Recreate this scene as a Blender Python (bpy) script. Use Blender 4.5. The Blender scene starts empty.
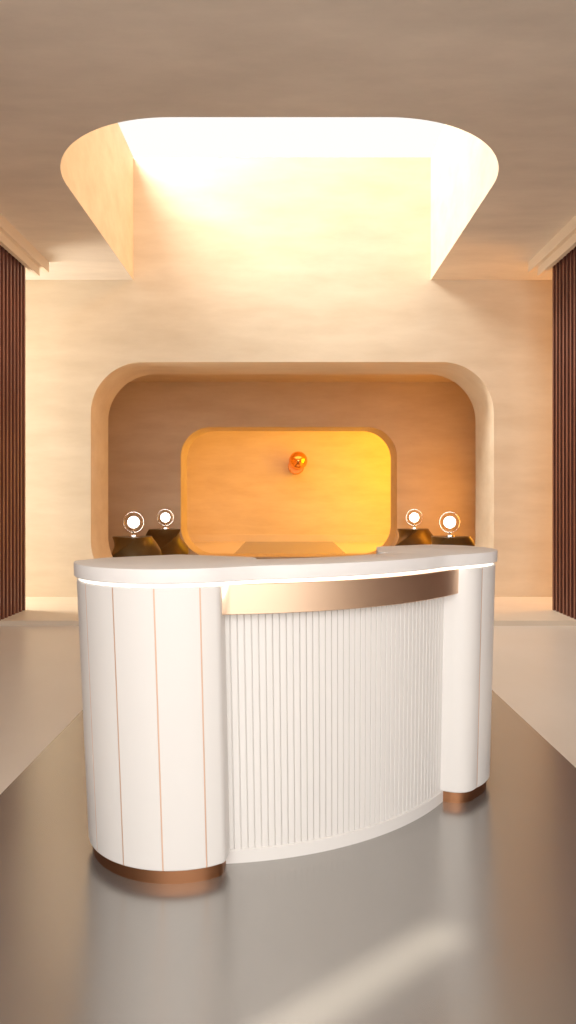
import bpy, bmesh, math
from mathutils import Vector
C = bpy.context.scene.collection
PI = math.pi
R = math.radians

# ------------------------------------------------------------------ helpers
def link(name, bm, mat, parent=None, smooth=35, recalc=True):
    me = bpy.data.meshes.new(name)
    if recalc: bmesh.ops.recalc_face_normals(bm, faces=bm.faces[:])
    bm.to_mesh(me); bm.free()
    if smooth:
        me.shade_smooth()
        me.set_sharp_from_angle(angle=R(smooth))
    o = bpy.data.objects.new(name, me)
    me.materials.append(mat)
    C.objects.link(o)
    if parent: o.parent = parent
    return o

def tag(o, label, cat, group=None):
    o['label'] = label; o['category'] = cat
    if group: o['group'] = group
    return o

def struct(name, bm, mat, smooth=35, label=None):
    o = link(name, bm, mat, None, smooth); o['kind'] = 'structure'
    if label: o['label'] = label
    return o

def thing(name, loc, label, cat, group=None, rz=0):
    o = bpy.data.objects.new(name, None); C.objects.link(o)
    o.empty_display_size = .1
    o.location = loc; o.rotation_euler = (0, 0, rz)
    return tag(o, label, cat, group)

def box(bm, x0, x1, y0, y1, z0, z1):
    v = [bm.verts.new((x, y, z)) for z in (z0, z1) for y in (y0, y1) for x in (x0, x1)]
    for f in ((0,1,3,2),(4,5,7,6),(0,1,5,4),(2,3,7,6),(0,2,6,4),(1,3,7,5)):
        bm.faces.new([v[i] for i in f])

def fillet(pts, seg=8):
    """pts: (x, y, radius) -> list of (x, y) with rounded corners"""
    out = []; n = len(pts)
    for i in range(n):
        x, y, r = pts[i]
        if r <= 0: out.append((x, y)); continue
        p = Vector((x, y)); a = Vector(pts[i-1][:2]); b = Vector(pts[(i+1) % n][:2])
        da = (a-p); db = (b-p); la = da.length; lb = db.length
        da.normalize(); db.normalize()
        ang = da.angle(db)
        d = min(r/math.tan(ang/2), .95*la, .95*lb); rr = d*math.tan(ang/2)
        c = p + (da+db).normalized()*(rr/math.sin(ang/2))
        s = p+da*d-c; e = p+db*d-c
        a0 = math.atan2(s.y, s.x); a1 = math.atan2(e.y, e.x)
        dd = (a1-a0+PI) % (2*PI)-PI
        for k in range(seg+1):
            t = a0+dd*k/seg
            out.append((c.x+rr*math.cos(t), c.y+rr*math.sin(t)))
    return out

def rrect(x0, x1, y0, y1, r, seg=24):
    return fillet([(x0,y0,r),(x1,y0,r),(x1,y1,r),(x0,y1,r)], seg)

def plate(outer, holes, a, b, put):
    """solid plate between the planes a and b; outline and holes are 2-D loops; put(u,v,w) gives 3-D"""
    bm = bmesh.new()
    rings = {}
    for w in (a, b):
        es = []
        for k, loop in enumerate([outer]+holes):
            vs = [bm.verts.new(put(u, v, w)) for u, v in loop]
            rings[(w, k)] = vs
            es += [bm.edges.new((vs[i], vs[(i+1) % len(vs)])) for i in range(len(vs))]
        bmesh.ops.triangle_fill(bm, edges=es, use_beauty=True)
    for k in range(len(holes)+1):
        A = rings[(a, k)]; B = rings[(b, k)]; n = len(A)
        for i in range(n):
            bm.faces.new((A[i], A[(i+1) % n], B[(i+1) % n], B[i]))
    return bm

def prism(bm, loop, levels, taper=None):
    """loft a 2-D loop through (z, inset) levels; capped"""
    n = len(loop)
    nrm = []
    area = sum(loop[i][0]*loop[(i+1) % n][1]-loop[(i+1) % n][0]*loop[i][1] for i in range(n))
    sg = 1 if area > 0 else -1
    for i in range(n):
        ax, ay = loop[i-1]; bx, by = loop[(i+1) % n]
        d = Vector((bx-ax, by-ay))
        d = d.normalized() if d.length > 1e-9 else Vector((1, 0))
        nrm.append((d.y*sg, -d.x*sg))
    rings = []
    for z, ins in levels:
        s = taper(z) if taper else 1
        rings.append([bm.verts.new(((loop[i][0]-nrm[i][0]*ins)*s, (loop[i][1]-nrm[i][1]*ins)*s, z)) for i in range(n)])
    for q in range(len(rings)-1):
        A, B = rings[q], rings[q+1]
        for i in range(n):
            bm.faces.new((A[i], A[(i+1) % n], B[(i+1) % n], B[i]))
    for rg in (rings[0], rings[-1]):
        es = [bm.edges.get((rg[i], rg[(i+1) % n])) for i in range(n)]
        bmesh.ops.triangle_fill(bm, edges=es, use_beauty=True)

def lathe(bm, prof, seg=40):
    rings = []
    for r, z in prof:
        rings.append([bm.verts.new((0, 0, z))] if r < 1e-6 else
                     [bm.verts.new((r*math.cos(2*PI*k/seg), r*math.sin(2*PI*k/seg), z)) for k in range(seg)])
    for A, B in zip(rings, rings[1:]):
        for k in range(seg):
            k2 = (k+1) % seg
            if len(A) == 1 and len(B) > 1: bm.faces.new((A[0], B[k], B[k2]))
            elif len(B) == 1 and len(A) > 1: bm.faces.new((A[k], A[k2], B[0]))
            elif len(A) > 1: bm.faces.new((A[k], A[k2], B[k2], B[k]))

# ------------------------------------------------------------------ materials
def mat(name, color, rough=.5, metal=0, spec=.5, emit=None, estr=0, coat=0):
    m = bpy.data.materials.new(name); m.use_nodes = True
    b = m.node_tree.nodes['Principled BSDF']
    b.inputs['Base Color'].default_value = (*color, 1)
    b.inputs['Roughness'].default_value = rough
    b.inputs['Metallic'].default_value = metal
    b.inputs['Specular IOR Level'].default_value = spec
    b.inputs['Coat Weight'].default_value = coat
    if emit:
        b.inputs['Emission Color'].default_value = (*emit, 1)
        b.inputs['Emission Strength'].default_value = estr
    return m

def streak(m, c0, c1, scale, bump=0, detail=6, rough=None, coord='Object', pos=(.32,.68)):
    """noise stretched along X between two colours, plus a faint bump"""
    nt = m.node_tree; N = nt.nodes; L = nt.links; b = N['Principled BSDF']
    tc = N.new('ShaderNodeTexCoord'); mp = N.new('ShaderNodeMapping')
    mp.inputs['Scale'].default_value = scale
    L.new(tc.outputs[coord], mp.inputs['Vector'])
    nz = N.new('ShaderNodeTexNoise'); nz.inputs['Scale'].default_value = 1
    nz.inputs['Detail'].default_value = detail; nz.inputs['Roughness'].default_value = .62
    L.new(mp.outputs[0], nz.inputs['Vector'])
    rp = N.new('ShaderNodeValToRGB')
    rp.color_ramp.elements[0].position = pos[0]; rp.color_ramp.elements[0].color = (*c0, 1)
    rp.color_ramp.elements[1].position = pos[1]; rp.color_ramp.elements[1].color = (*c1, 1)
    L.new(nz.outputs['Fac'], rp.inputs['Fac']); L.new(rp.outputs[0], b.inputs['Base Color'])
    if rough:
        mr = N.new('ShaderNodeMapRange'); mr.inputs['To Min'].default_value = rough[0]; mr.inputs['To Max'].default_value = rough[1]
        L.new(nz.outputs['Fac'], mr.inputs['Value']); L.new(mr.outputs[0], b.inputs['Roughness'])
    if bump:
        bp = N.new('ShaderNodeBump'); bp.inputs['Strength'].default_value = bump; bp.inputs['Distance'].default_value = .02
        L.new(nz.outputs['Fac'], bp.inputs['Height']); L.new(bp.outputs[0], b.inputs['Normal'])
    return m

PLASTER = streak(mat('cream_plaster', (.8,.7,.58), .75, spec=.25), (.71,.595,.445), (.81,.70,.545), (.9,2.6,3.6), bump=.12, detail=9)
CEILP = streak(mat('ceiling_plaster', (.75,.65,.54), .8, spec=.2), (.70,.635,.555), (.84,.765,.67), (.8,2.2,2.0), bump=.12, detail=9)
TRIM = mat('painted_trim', (.80,.68,.54), .6)
RUNNER = streak(mat('polished_dark_floor', (.3,.28,.26), .3, metal=.75), (.43,.415,.395), (.47,.455,.435), (.8,.5,1), rough=(.22,.26))
LANE = streak(mat('pale_floor_tile', (.6,.54,.47), .35), (.76,.69,.60), (.81,.74,.66), (.8,.5,1), rough=(.3,.38))
STEP = streak(mat('platform_stone', (.75,.63,.5), .45), (.76,.65,.52), (.82,.72,.59), (.9,1.6,1))
WOOD = streak(mat('dark_slat_wood', (.12,.05,.035), .45), (.14,.046,.032), (.23,.088,.058), (14,14,1.2))
WOODB = mat('slat_backing', (.03,.013,.01), .7)
WHITE = mat('white_lacquer', (.77,.745,.72), .38, spec=.4)
TOPM = streak(mat('white_stone_top', (.8,.77,.75), .3, spec=.3), (.76,.73,.715), (.82,.795,.775), (4,2,4), rough=(.4,.5))
COPPER = mat('brushed_copper', (.88,.64,.46), .42, metal=1)
COPPERD = mat('dark_copper', (.34,.16,.08), .45, metal=1)
ROSE = mat('rose_inlay', (.78,.52,.38), .45, metal=.5)
LED = mat('led_strip', (1,1,1), .5, emit=(1,.92,.78), estr=1.7)
BRONZE = streak(mat('dark_olive_bronze', (.06,.045,.02), .38, metal=.35), (.115,.075,.028), (.16,.11,.042), (3,3,6))
CHROME = mat('chrome', (.9,.88,.85), .12, metal=1)
BULB = mat('lamp_bulb', (1,1,1), .4, emit=(1,.97,.92), estr=6)
BALL = mat('orange_copper', (.95,.42,.10), .12, metal=1)
def glass():
    m = bpy.data.materials.new('clear_glass'); m.use_nodes = True
    b = m.node_tree.nodes['Principled BSDF']
    b.inputs['Base Color'].default_value = (1,1,1,1)
    b.inputs['Roughness'].default_value = 0
    b.inputs['Transmission Weight'].default_value = 1
    b.inputs['IOR'].default_value = 1.25
    return m
GLASS = glass()

# ------------------------------------------------------------------ the room
YB = 9.2; ZC = 4.22; ZS = 5.83
SX0, SX1, SY0, SR = -2.02, 1.89, 5.28, 1.14       # roof-light opening
XO = 5.2                                           # outer side walls
YF = -3.0                                          # open front of the hall

# ceiling: thick slab with the round-cornered roof-light notch at the back wall
arc = fillet([(-XO,YF,0),(XO,YF,0),(XO,YB,0),(SX1,YB,0),(SX1,SY0,SR),(SX0,SY0,SR),(SX0,YB,0),(-XO,YB,0)], 28)
co_ = struct('ceiling', plate(arc, [], ZC, ZS, lambda u,v,w: (u,v,w)), CEILP)
co_.data.materials.append(PLASTER)                 # the roof-light shaft is plastered like the back wall
for p in co_.data.polygons:
    if abs(p.normal.z) < .5: p.material_index = 1

# back wall with the round-cornered niche, 0.9 m thick
H1 = rrect(-2.58, 2.72, .12, 3.14, .68)
struct('wall_back', plate([(-XO,0),(XO,0),(XO,ZS),(-XO,ZS)], [H1], YB, YB+.9, lambda u,v,w: (u,w,v)), PLASTER)
# second wall with the smaller opening
H2 = rrect(-2.20, 2.28, .14, 2.83, .62)
struct('wall_inner', plate([(-4.2,0),(4.2,0),(4.2,3.76),(-4.2,3.76)], [H2], 14.5, 15.4, lambda u,v,w: (u,w,v)), PLASTER)
# end wall of the last room
bm = bmesh.new(); box(bm, -4.7, 4.7, 22, 22.2, 0, 4.2); struct('wall_end', bm, PLASTER)
bm = bmesh.new(); box(bm, -4.5, 4.5, 21.93, 22, 0, .22); struct('baseboard_end', bm, STEP)
# sides and tops of the two rooms behind
for nm, x0, x1, y0, y1, z0, z1 in (
    ('wall_passage_left', -4.4,-4.2, 10.1,15.4, 0,3.76), ('wall_passage_right', 4.2,4.4, 10.1,15.4, 0,3.76),
    ('wall_end_room_left', -4.7,-4.5, 15.4,22, 0,4.2), ('wall_end_room_right', 4.5,4.7, 15.4,22, 0,4.2),
    ('ceiling_passage', -4.4,4.4, 10.1,15.4, 3.76,3.96), ('ceiling_end_room', -4.7,4.7, 15.4,22.2, 4.2,4.4),
    ('wall_left', -XO-.2,-XO, YF,YB+.9, 0,ZS), ('wall_right', XO,XO+.2, YF,YB+.9, 0,ZS)):
    bm = bmesh.new(); box(bm, x0, x1, y0, y1, z0, z1); struct(nm, bm, PLASTER)

# floor: dark polished runner between two pale lanes
XL, XR = -1.30, 1.44
bm = bmesh.new(); box(bm, XL, XR, YF, 22.2, -.1, 0); struct('floor', bm, RUNNER)
bm = bmesh.new(); box(bm, -XO, XL, YF, 22.2, -.1, 0); struct('floor_lane_left', bm, LANE)
bm = bmesh.new(); box(bm, XR, XO, YF, 22.2, -.1, 0); struct('floor_lane_right', bm, LANE)
# low platform along the back wall
bm = bmesh.new(); box(bm, -XO, XO, 7.4, YB, 0, .053)
bmesh.ops.bevel(bm, geom=[e for e in bm.edges if all(v.co.y < 7.5 and v.co.z > .04 for v in e.verts)], offset=.006, segments=2, affect='EDGES')
struct('floor_platform', bm, STEP)

# stepped ceiling trims above the slatted screens
k = 1
for s, xa, xb, xc in ((-1, 2.89, 2.94, 3.45), (1, 2.93, 2.98, 3.50)):
    for x0, x1, z0, y1 in ((xa, xb, 4.09, 8.5), (xb, xb+.05, 3.99, 8.32), (xb+.05, xc, 4.04, 8.32)):
        bm = bmesh.new(); box(bm, min(s*x0,s*x1), max(s*x0,s*x1), YF, y1, z0, ZC); struct('trim_%d' % k, bm, TRIM); k += 1

# slatted screens
def screen(s, x, label):
    t = thing('slatted_screen', (s*(x+.1), 4.0, 0), label, 'screen')
    y0, y1 = .2, 8.13; zt = 4.04
    def z0(y): return .053 if y > 7.38 else 0
    b = bmesh.new()
    xa, xb = s*.0, s*.06
    ox = s*(x+.1)
    X0, X1 = sorted((s*(x+.06), s*(x+.10)))
    box(b, X0-ox, X1-ox, 7.42-4, y1-4, .053, zt); box(b, X0-ox, X1-ox, y0-4, 7.40-4, 0, zt)
    link('backing_board', b, WOODB, t)
    b = bmesh.new(); y = y1
    while y-.05 > y0:
        X0, X1 = sorted((s*x, s*(x+.06)))
        box(b, X0-ox, X1-ox, y-.05-4, y-4, z0(y-.05), zt)
        y -= .100
    bmesh.ops.bevel(b, geom=[e for e in b.edges if abs(e.verts[0].co.z-e.verts[1].co.z) > 1], offset=.006, segments=2, affect='EDGES')
    link('slat_panel', b, WOOD, t)
screen(-1, 3.035, 'tall dark brown vertical slat screen standing left of the white desk')
screen(1, 3.08, 'tall dark brown vertical slat screen standing right of the white desk')

# ------------------------------------------------------------------ reception desk
AX = 30.5
c0 = Vector((-.338, 3.822)); RC = 1.1
org = c0 + RC*Vector((math.cos(R(270+AX)), math.sin(R(270+AX))))
KT = .045
taper = lambda z: 1+KT*z
desk = thing('reception_desk', (org.x, org.y, 0), 'curved white reception desk with fluted front and copper band, in the middle of the hall', 'desk', rz=R(AX))
def pol(r, phi): return (r*math.sin(phi), -r*math.cos(phi)+RC)
PH = R(34.5); RT = 1.084
def tow(s, t, rad):
    """tower frame: t towards the desk's middle, rad outwards; s=-1 left, +1 right"""
    rad += DR[s]
    x = (RT+rad)*math.sin(-PH)+t*math.cos(PH); y = -(RT+rad)*math.cos(PH)+RC-t*math.sin(PH)
    return (-s*x, y)
RRS = {-1: .362, 1: .315}; DR = {-1: -.044, 1: 0}
CF = {-1: .04, 1: .11}
TMAX = {-1: .215, 1: .232}
INL = [R(a) for a in (-46.5, -22.6, 1.3, 25.3)]
def arc_t(s, rr, psi0, psi1, n, notch=False, nd=.0022, nw=.0026):
    out = []
    ang = [psi0+(psi1-psi0)*i/n for i in range(n+1)]
    if notch:
        for a in INL:
            ang = [q for q in ang if abs(q-a)*rr > nw*2]
        ev = [(q, 0) for q in ang]
        for a in INL:
            h = nw/rr
            ev += [(a-h, 0), (a-h*.98, nd), (a+h*.98, nd), (a+h, 0)]
        ev.sort()
    else: ev = [(q, 0) for q in ang]
    return [tow(s, (rr-d)*math.sin(q), (rr-d)*math.cos(q)) for q, d in ev]
def tower_loop(s, off, notch=False):
    rr = RRS[s]+off; tm = TMAX[s]+off
    p1 = math.asin((tm-CF[s])/rr)*.985
    pts = arc_t(s, rr, R(-80), p1, 44, notch)
    rest = [tow(s, tm, rr*math.cos(p1)-.03)+(CF[s]*.9,), tow(s, tm, -.10)+(0,), tow(s, -.03, -.19+off)+(.05,), tow(s, -.30, -.07)+(.05,)]
    return fillet([(x, y, 0) for x, y in pts]+rest, 6)
def radial_box(b, s, psi, w, r0, r1, za, zb):
    vs = []
    for z in (za, zb):
        for rr, h in ((r0,-w),(r0,w),(r1,w),(r1,-w)):
            x, y = tow(s, rr*math.sin(psi)+h*math.cos(psi), rr*math.cos(psi)-h*math.sin(psi))
            vs.append(b.verts.new((x*taper(z), y*taper(z), z)))
    for f in ((0,1,2,3),(4,5,6,7),(0,1,5,4),(1,2,6,5),(2,3,7,6),(3,0,4,7)):
        b.faces.new([vs[i] for i in f])
ZB, ZT = .05, 1.035
for s in (-1, 1):
    b = bmesh.new(); prism(b, tower_loop(s, 0, True), [(ZB,.004),(ZB+.004,0),(ZT-.004,0),(ZT,.004)], taper)
    tw = link('end_tower', b, WHITE, desk, 30)
    b = bmesh.new(); prism(b, tower_loop(s, -.014), [(0,0),(ZB,0)], taper)
    p = link('plinth', b, COPPERD, tw); p['label'] = 'dark copper plinth'
    for a in INL:
        b = bmesh.new(); radial_box(b, s, a, .0022, RRS[s]-.008, RRS[s]-.0005, ZB+.002, ZT-.004)
        q = link('inlay_strip', b, ROSE, tw, 0); q['label'] = 'thin rose copper inlay'
# fluted front panel
RP = 1.25; PE = R(28.5)
pitch = .0250/RP; n = int(2*PE/pitch)
pitch = 2*PE/n; gap = .0017/RP
front = []
for i in range(n):
    a = -PE+i*pitch
    front += [pol(RP-.007, a+gap*.5), pol(RP-.0015, a+gap), pol(RP, a+gap*1.9), pol(RP, a+pitch/2), pol(RP, a+pitch-gap*1.9), pol(RP-.0015, a+pitch-gap), pol(RP-.007, a+pitch-gap*.5)]
back = [pol(RP-.05, PE-2*PE*i/40) for i in range(41)]
b = bmesh.new(); prism(b, front+back, [(ZB,0),(ZT,0)], taper); link('fluted_panel', b, WHITE, desk, 30)
def arcbox(r0, r1, pa, pb, levels, n=60):
    b = bmesh.new()
    prism(b, [pol(r1, pa+(pb-pa)*i/n) for i in range(n+1)]+[pol(r0, pb+(pa-pb)*i/n) for i in range(n+1)], levels, taper)
    return b
link('panel_base', arcbox(RP-.05, RP+.006, -PE, PE, [(0,0),(ZB-.003,0),(ZB,.003)]), WHITE, desk)
o = link('front_band', arcbox(RP-.004, RP+.058, R(-25.5), R(26.6), [(.925,.002),(.927,0),(ZT-.002,0),(ZT,.002)]), COPPER, desk)
o['label'] = 'wide brushed copper band under the countertop'
# counter top
def top_half(s, off):
    rr = RRS[s]+off
    pts = [(x, y, 0) for x, y in arc_t(s, rr, R(-78), R(14), 30)]
    pts.append(tow(s, rr*math.sin(R(31)), rr*math.cos(R(31)))+(.30,))
    pts.append(pol(RP+off+.045, s*R(19))+(.40,))
    outer = pts
    inner = [pol(1.05, s*R(18))+(0,), tow(s, .30, -.13)+(.08,), tow(s, -.04, -.245)+(.05,), tow(s, -.30, -.06)+(.07,)]
    return outer, inner
def top_loop(off):
    ol, il = top_half(-1, off); orr, ir = top_half(1, off)
    mid = [pol(RP+off+.045, R(-15)+R(30)*i/30)+(0,) for i in range(31)]
    imid = [pol(1.05, R(16)-R(32)*i/20)+(0,) for i in range(21)]
    return fillet(ol+mid+orr[::-1]+ir[::-1]+imid+il, 8)
b = bmesh.new(); prism(b, top_loop(.008), [(1.048,.003),(1.051,0),(1.095,0),(1.099,.0015),(1.1,.005)], taper)
link('countertop', b, TOPM, desk, 40)
b = bmesh.new(); prism(b, top_loop(-.010), [(ZT,0),(1.048,0)], taper)
o = link('light_strip', b, LED, desk, 40); o['label'] = 'glowing warm white light strip under the countertop'

# ------------------------------------------------------------------ twisted pedestals and globe lamps
def pedestal_mesh():
    b = bmesh.new(); seg = 96; nz = 40; H = .74
    def sec(th, z):
        u = z/H
        rz = .285+.15*math.sin(PI*min(1,(u*.93+.05)))**1.1
        if u > .80: rz += .042*((u-.80)/.20)**1.3
        ph = th-R(150)*u
        q = (ph*3/(2*PI)) % 1
        lobe = 1-abs(2*q-1)**2.2                     # sharp ridges, hollow faces between
        return rz*(1.06-.27*lobe)
    rings = []
    for i in range(nz+1):
        z = H*i/nz
        rings.append([b.verts.new((sec(2*PI*k/seg, z)*math.cos(2*PI*k/seg), sec(2*PI*k/seg, z)*math.sin(2*PI*k/seg), z)) for k in range(seg)])
    for A, B in zip(rings, rings[1:]):
        for k in range(seg): b.faces.new((A[k], A[(k+1) % seg], B[(k+1) % seg], B[k]))
    b.faces.new(rings[0][::-1])
    rim = [b.verts.new((v.co.x*.97, v.co.y*.97, H+.012)) for v in rings[-1]]
    for k in range(seg): b.faces.new((rings[-1][k], rings[-1][(k+1) % seg], rim[(k+1) % seg], rim[k]))
    b.faces.new(rim)
    return b
ped = link('twisted_pedestal', pedestal_mesh(), BRONZE, None, 40)
PTOP = .752
def torus(b, Rm, rm, cz, seg=64, s2=10):
    g = [[b.verts.new(((Rm+rm*math.cos(2*PI*j/s2))*math.cos(2*PI*i/seg), rm*math.sin(2*PI*j/s2), cz+(Rm+rm*math.cos(2*PI*j/s2))*math.sin(2*PI*i/seg))) for j in range(s2)] for i in range(seg)]
    for i in range(seg):
        for j in range(s2):
            b.faces.new((g[i][j], g[(i+1) % seg][j], g[(i+1) % seg][(j+1) % s2], g[i][(j+1) % s2]))
lampE = thing('globe_lamp', (0,0,0), '', 'lamp')
GZ, GR = .225, .158
b = bmesh.new(); lathe(b, [(0,0),(.075,0),(.078,.008),(.07,.016),(.032,.03),(.02,.05),(.026,.066),(0,.068)]); link('base', b, CHROME, lampE)
b = bmesh.new()
lathe(b, [(GR*math.sin(PI*i/32), GZ-GR*math.cos(PI*i/32)) for i in range(33)], 48)
bmesh.ops.recalc_face_normals(b, faces=b.faces[:])
outer_faces = b.faces[:]
g2 = GR-.002
lathe(b, [(g2*math.sin(PI*i/32), GZ+g2*math.cos(PI*i/32)) for i in range(33)], 48)
inner_faces = [f for f in b.faces if f not in set(outer_faces)]
for f in inner_faces:                               # the hollow inside faces the centre
    f.normal_update()
    if f.normal.dot(f.calc_center_median()-Vector((0,0,GZ))) > 0: f.normal_flip()
link('glass_globe', b, GLASS, lampE, 60, recalc=False)
b = bmesh.new(); torus(b, GR+.003, .004, GZ); link('ring', b, CHROME, lampE)
b = bmesh.new(); lathe(b, [(.092*math.sin(PI*i/24), GZ-.092*math.cos(PI*i/24)) for i in range(25)], 40); link('bulb', b, BULB, lampE)
b = bmesh.new(); lathe(b, [(0,.066),(.008,.066),(.008,GZ-.088),(0,GZ-.088)], 12); link('stem', b, CHROME, lampE)
spots = [(-2.40, 10.95, 'front left', 20), (-2.39, 13.75, 'rear left', 65), (2.545, 10.95, 'front right', 100), (2.50, 13.75, 'rear right', 0)]
PL = {'front left': 'dark bronze twisted pedestal at the far left of the niche, nearer one of two',
      'rear left': 'dark bronze twisted pedestal left of the inner opening, farther back than its left neighbour',
      'front right': 'dark bronze twisted pedestal at the far right of the niche, cut off by its edge',
      'rear right': 'dark bronze twisted pedestal just right of the inner opening, farther back than its right neighbour'}
LL = {'front left': 'clear globe lamp with white bulb on the leftmost twisted pedestal, larger of the left two',
      'rear left': 'smaller looking globe lamp on the pedestal just left of the inner opening',
      'front right': 'clear globe lamp with white bulb on the rightmost twisted pedestal, larger of the right two',
      'rear right': 'smaller looking globe lamp on the pedestal just right of the inner opening'}
parts = list(lampE.children)
for i, (x, y, key, rz) in enumerate(spots):
    p = ped if i == 0 else ped.copy()
    if i: C.objects.link(p)
    p.location = (x, y, 0); p.rotation_euler = (0, 0, R(rz))
    tag(p, PL[key], 'pedestal', 'twisted pedestals in the niche')
    l = lampE
    if i:
        l = lampE.copy(); C.objects.link(l)
        for ch in parts:
            q = ch.copy(); C.objects.link(q); q.parent = l
    l.location = (x, y, PTOP); tag(l, LL[key], 'lamp', 'globe lamps on the pedestals')

# ------------------------------------------------------------------ copper ball on the end wall
sc = thing('ball_sconce', (.285, 22.0, 2.36), 'shiny orange copper ball light on the end wall of the inner room', 'wall light')
b = bmesh.new(); lathe(b, [(0,0),(.24,0),(.25,.02),(.25,.30),(.23,.34),(0,.36)], 48)
for v in b.verts: v.co = Vector((v.co.x, -v.co.z, v.co.y))
link('mount', b, mat('satin_copper', (.92,.42,.13), .45, metal=.8), sc)
b = bmesh.new(); lathe(b, [(.285*math.sin(PI*i/32), -.285*math.cos(PI*i/32)) for i in range(33)], 48)
for v in b.verts: v.co += Vector((.06, -.48, .16))
link('ball', b, BALL, sc)

# ------------------------------------------------------------------ light
def area(name, loc, target, sx, sy, power, col, spread=180):
    d = bpy.data.lights.new(name, 'AREA'); d.shape = 'RECTANGLE'; d.size = sx; d.size_y = sy
    d.energy = power; d.color = col; d.spread = R(spread)
    o = bpy.data.objects.new(name, d); C.objects.link(o); o.location = loc
    o.rotation_euler = (Vector(target)-Vector(loc)).to_track_quat('-Z', 'Y').to_euler()
    return o
area('roof_light', (-3.7, 7.5, 8.4), (1.9, 8.8, 4.8), 2.4, 2.4, 780, (1,.955,.87))
area('shaft_warm_fill', (5.2, 7.0, 8.0), (-2, 7.6, 4.9), 1.6, 1.6, 330, (1,.40,.03))  # added fill out of view, turns the shaft's left wall orange
area('window_light_left', (-4.9, 8.68, 2.1), (0, 8.75, 2.1), .9, 3.6, 125, (1,.93,.80))
area('window_light_right', (4.9, 8.8, 2.0), (0, 8.95, 2.2), .65, 3.4, 52, (1,.42,.09))
area('passage_light', (4.05, 12.9, 1.2), (0, 12.6, 1.2), 1.2, 1.8, 52, (1,.38,.03))
area('end_room_light', (4.3, 19.3, 2.2), (0, 19.9, 2.0), 4.2, 3.4, 290, (1,.50,.01))
area('end_room_ceiling_light', (0, 18.6, 4.15), (0, 18.6, 0), 4, 3, 85, (1,.58,.34))
area('front_daylight', (.4, -2.6, 2.6), (.2, 4, 1.3), 5.6, 3.0, 235, (1,.97,.95))

area('floor_streak_helper', (.20, 1.93, 3.6), (.20, 1.93, 0), .8, .03, .7, (1,.90,.74), 3.6).rotation_euler = (0, 0, R(39))  # added lamp without a fixture, only to lay a light streak on the floor
w = bpy.data.worlds.new('sky'); bpy.context.scene.world = w; w.use_nodes = True
bg = w.node_tree.nodes['Background']
bg.inputs['Color'].default_value = (1,.965,.91,1); bg.inputs['Strength'].default_value = 1.08

# ------------------------------------------------------------------ camera and view
cam = bpy.data.cameras.new('camera'); co = bpy.data.objects.new('camera', cam); C.objects.link(co)
co.location = (0,0,1.34); co.rotation_euler = (PI/2,0,0)
cam.sensor_fit = 'VERTICAL'; cam.sensor_height = 36; cam.lens = 700/1024*36
cam.shift_x = 1/1024; cam.shift_y = -13/1024
S = bpy.context.scene; S.camera = co
S.view_settings.view_transform = 'Standard'; S.view_settings.look = 'None'
S.view_settings.gamma = 1; S.view_settings.exposure = 0; S.view_settings.use_curve_mapping = False
S.cycles.max_bounces = 10; S.cycles.diffuse_bounces = 6; S.cycles.sample_clamp_indirect = 6
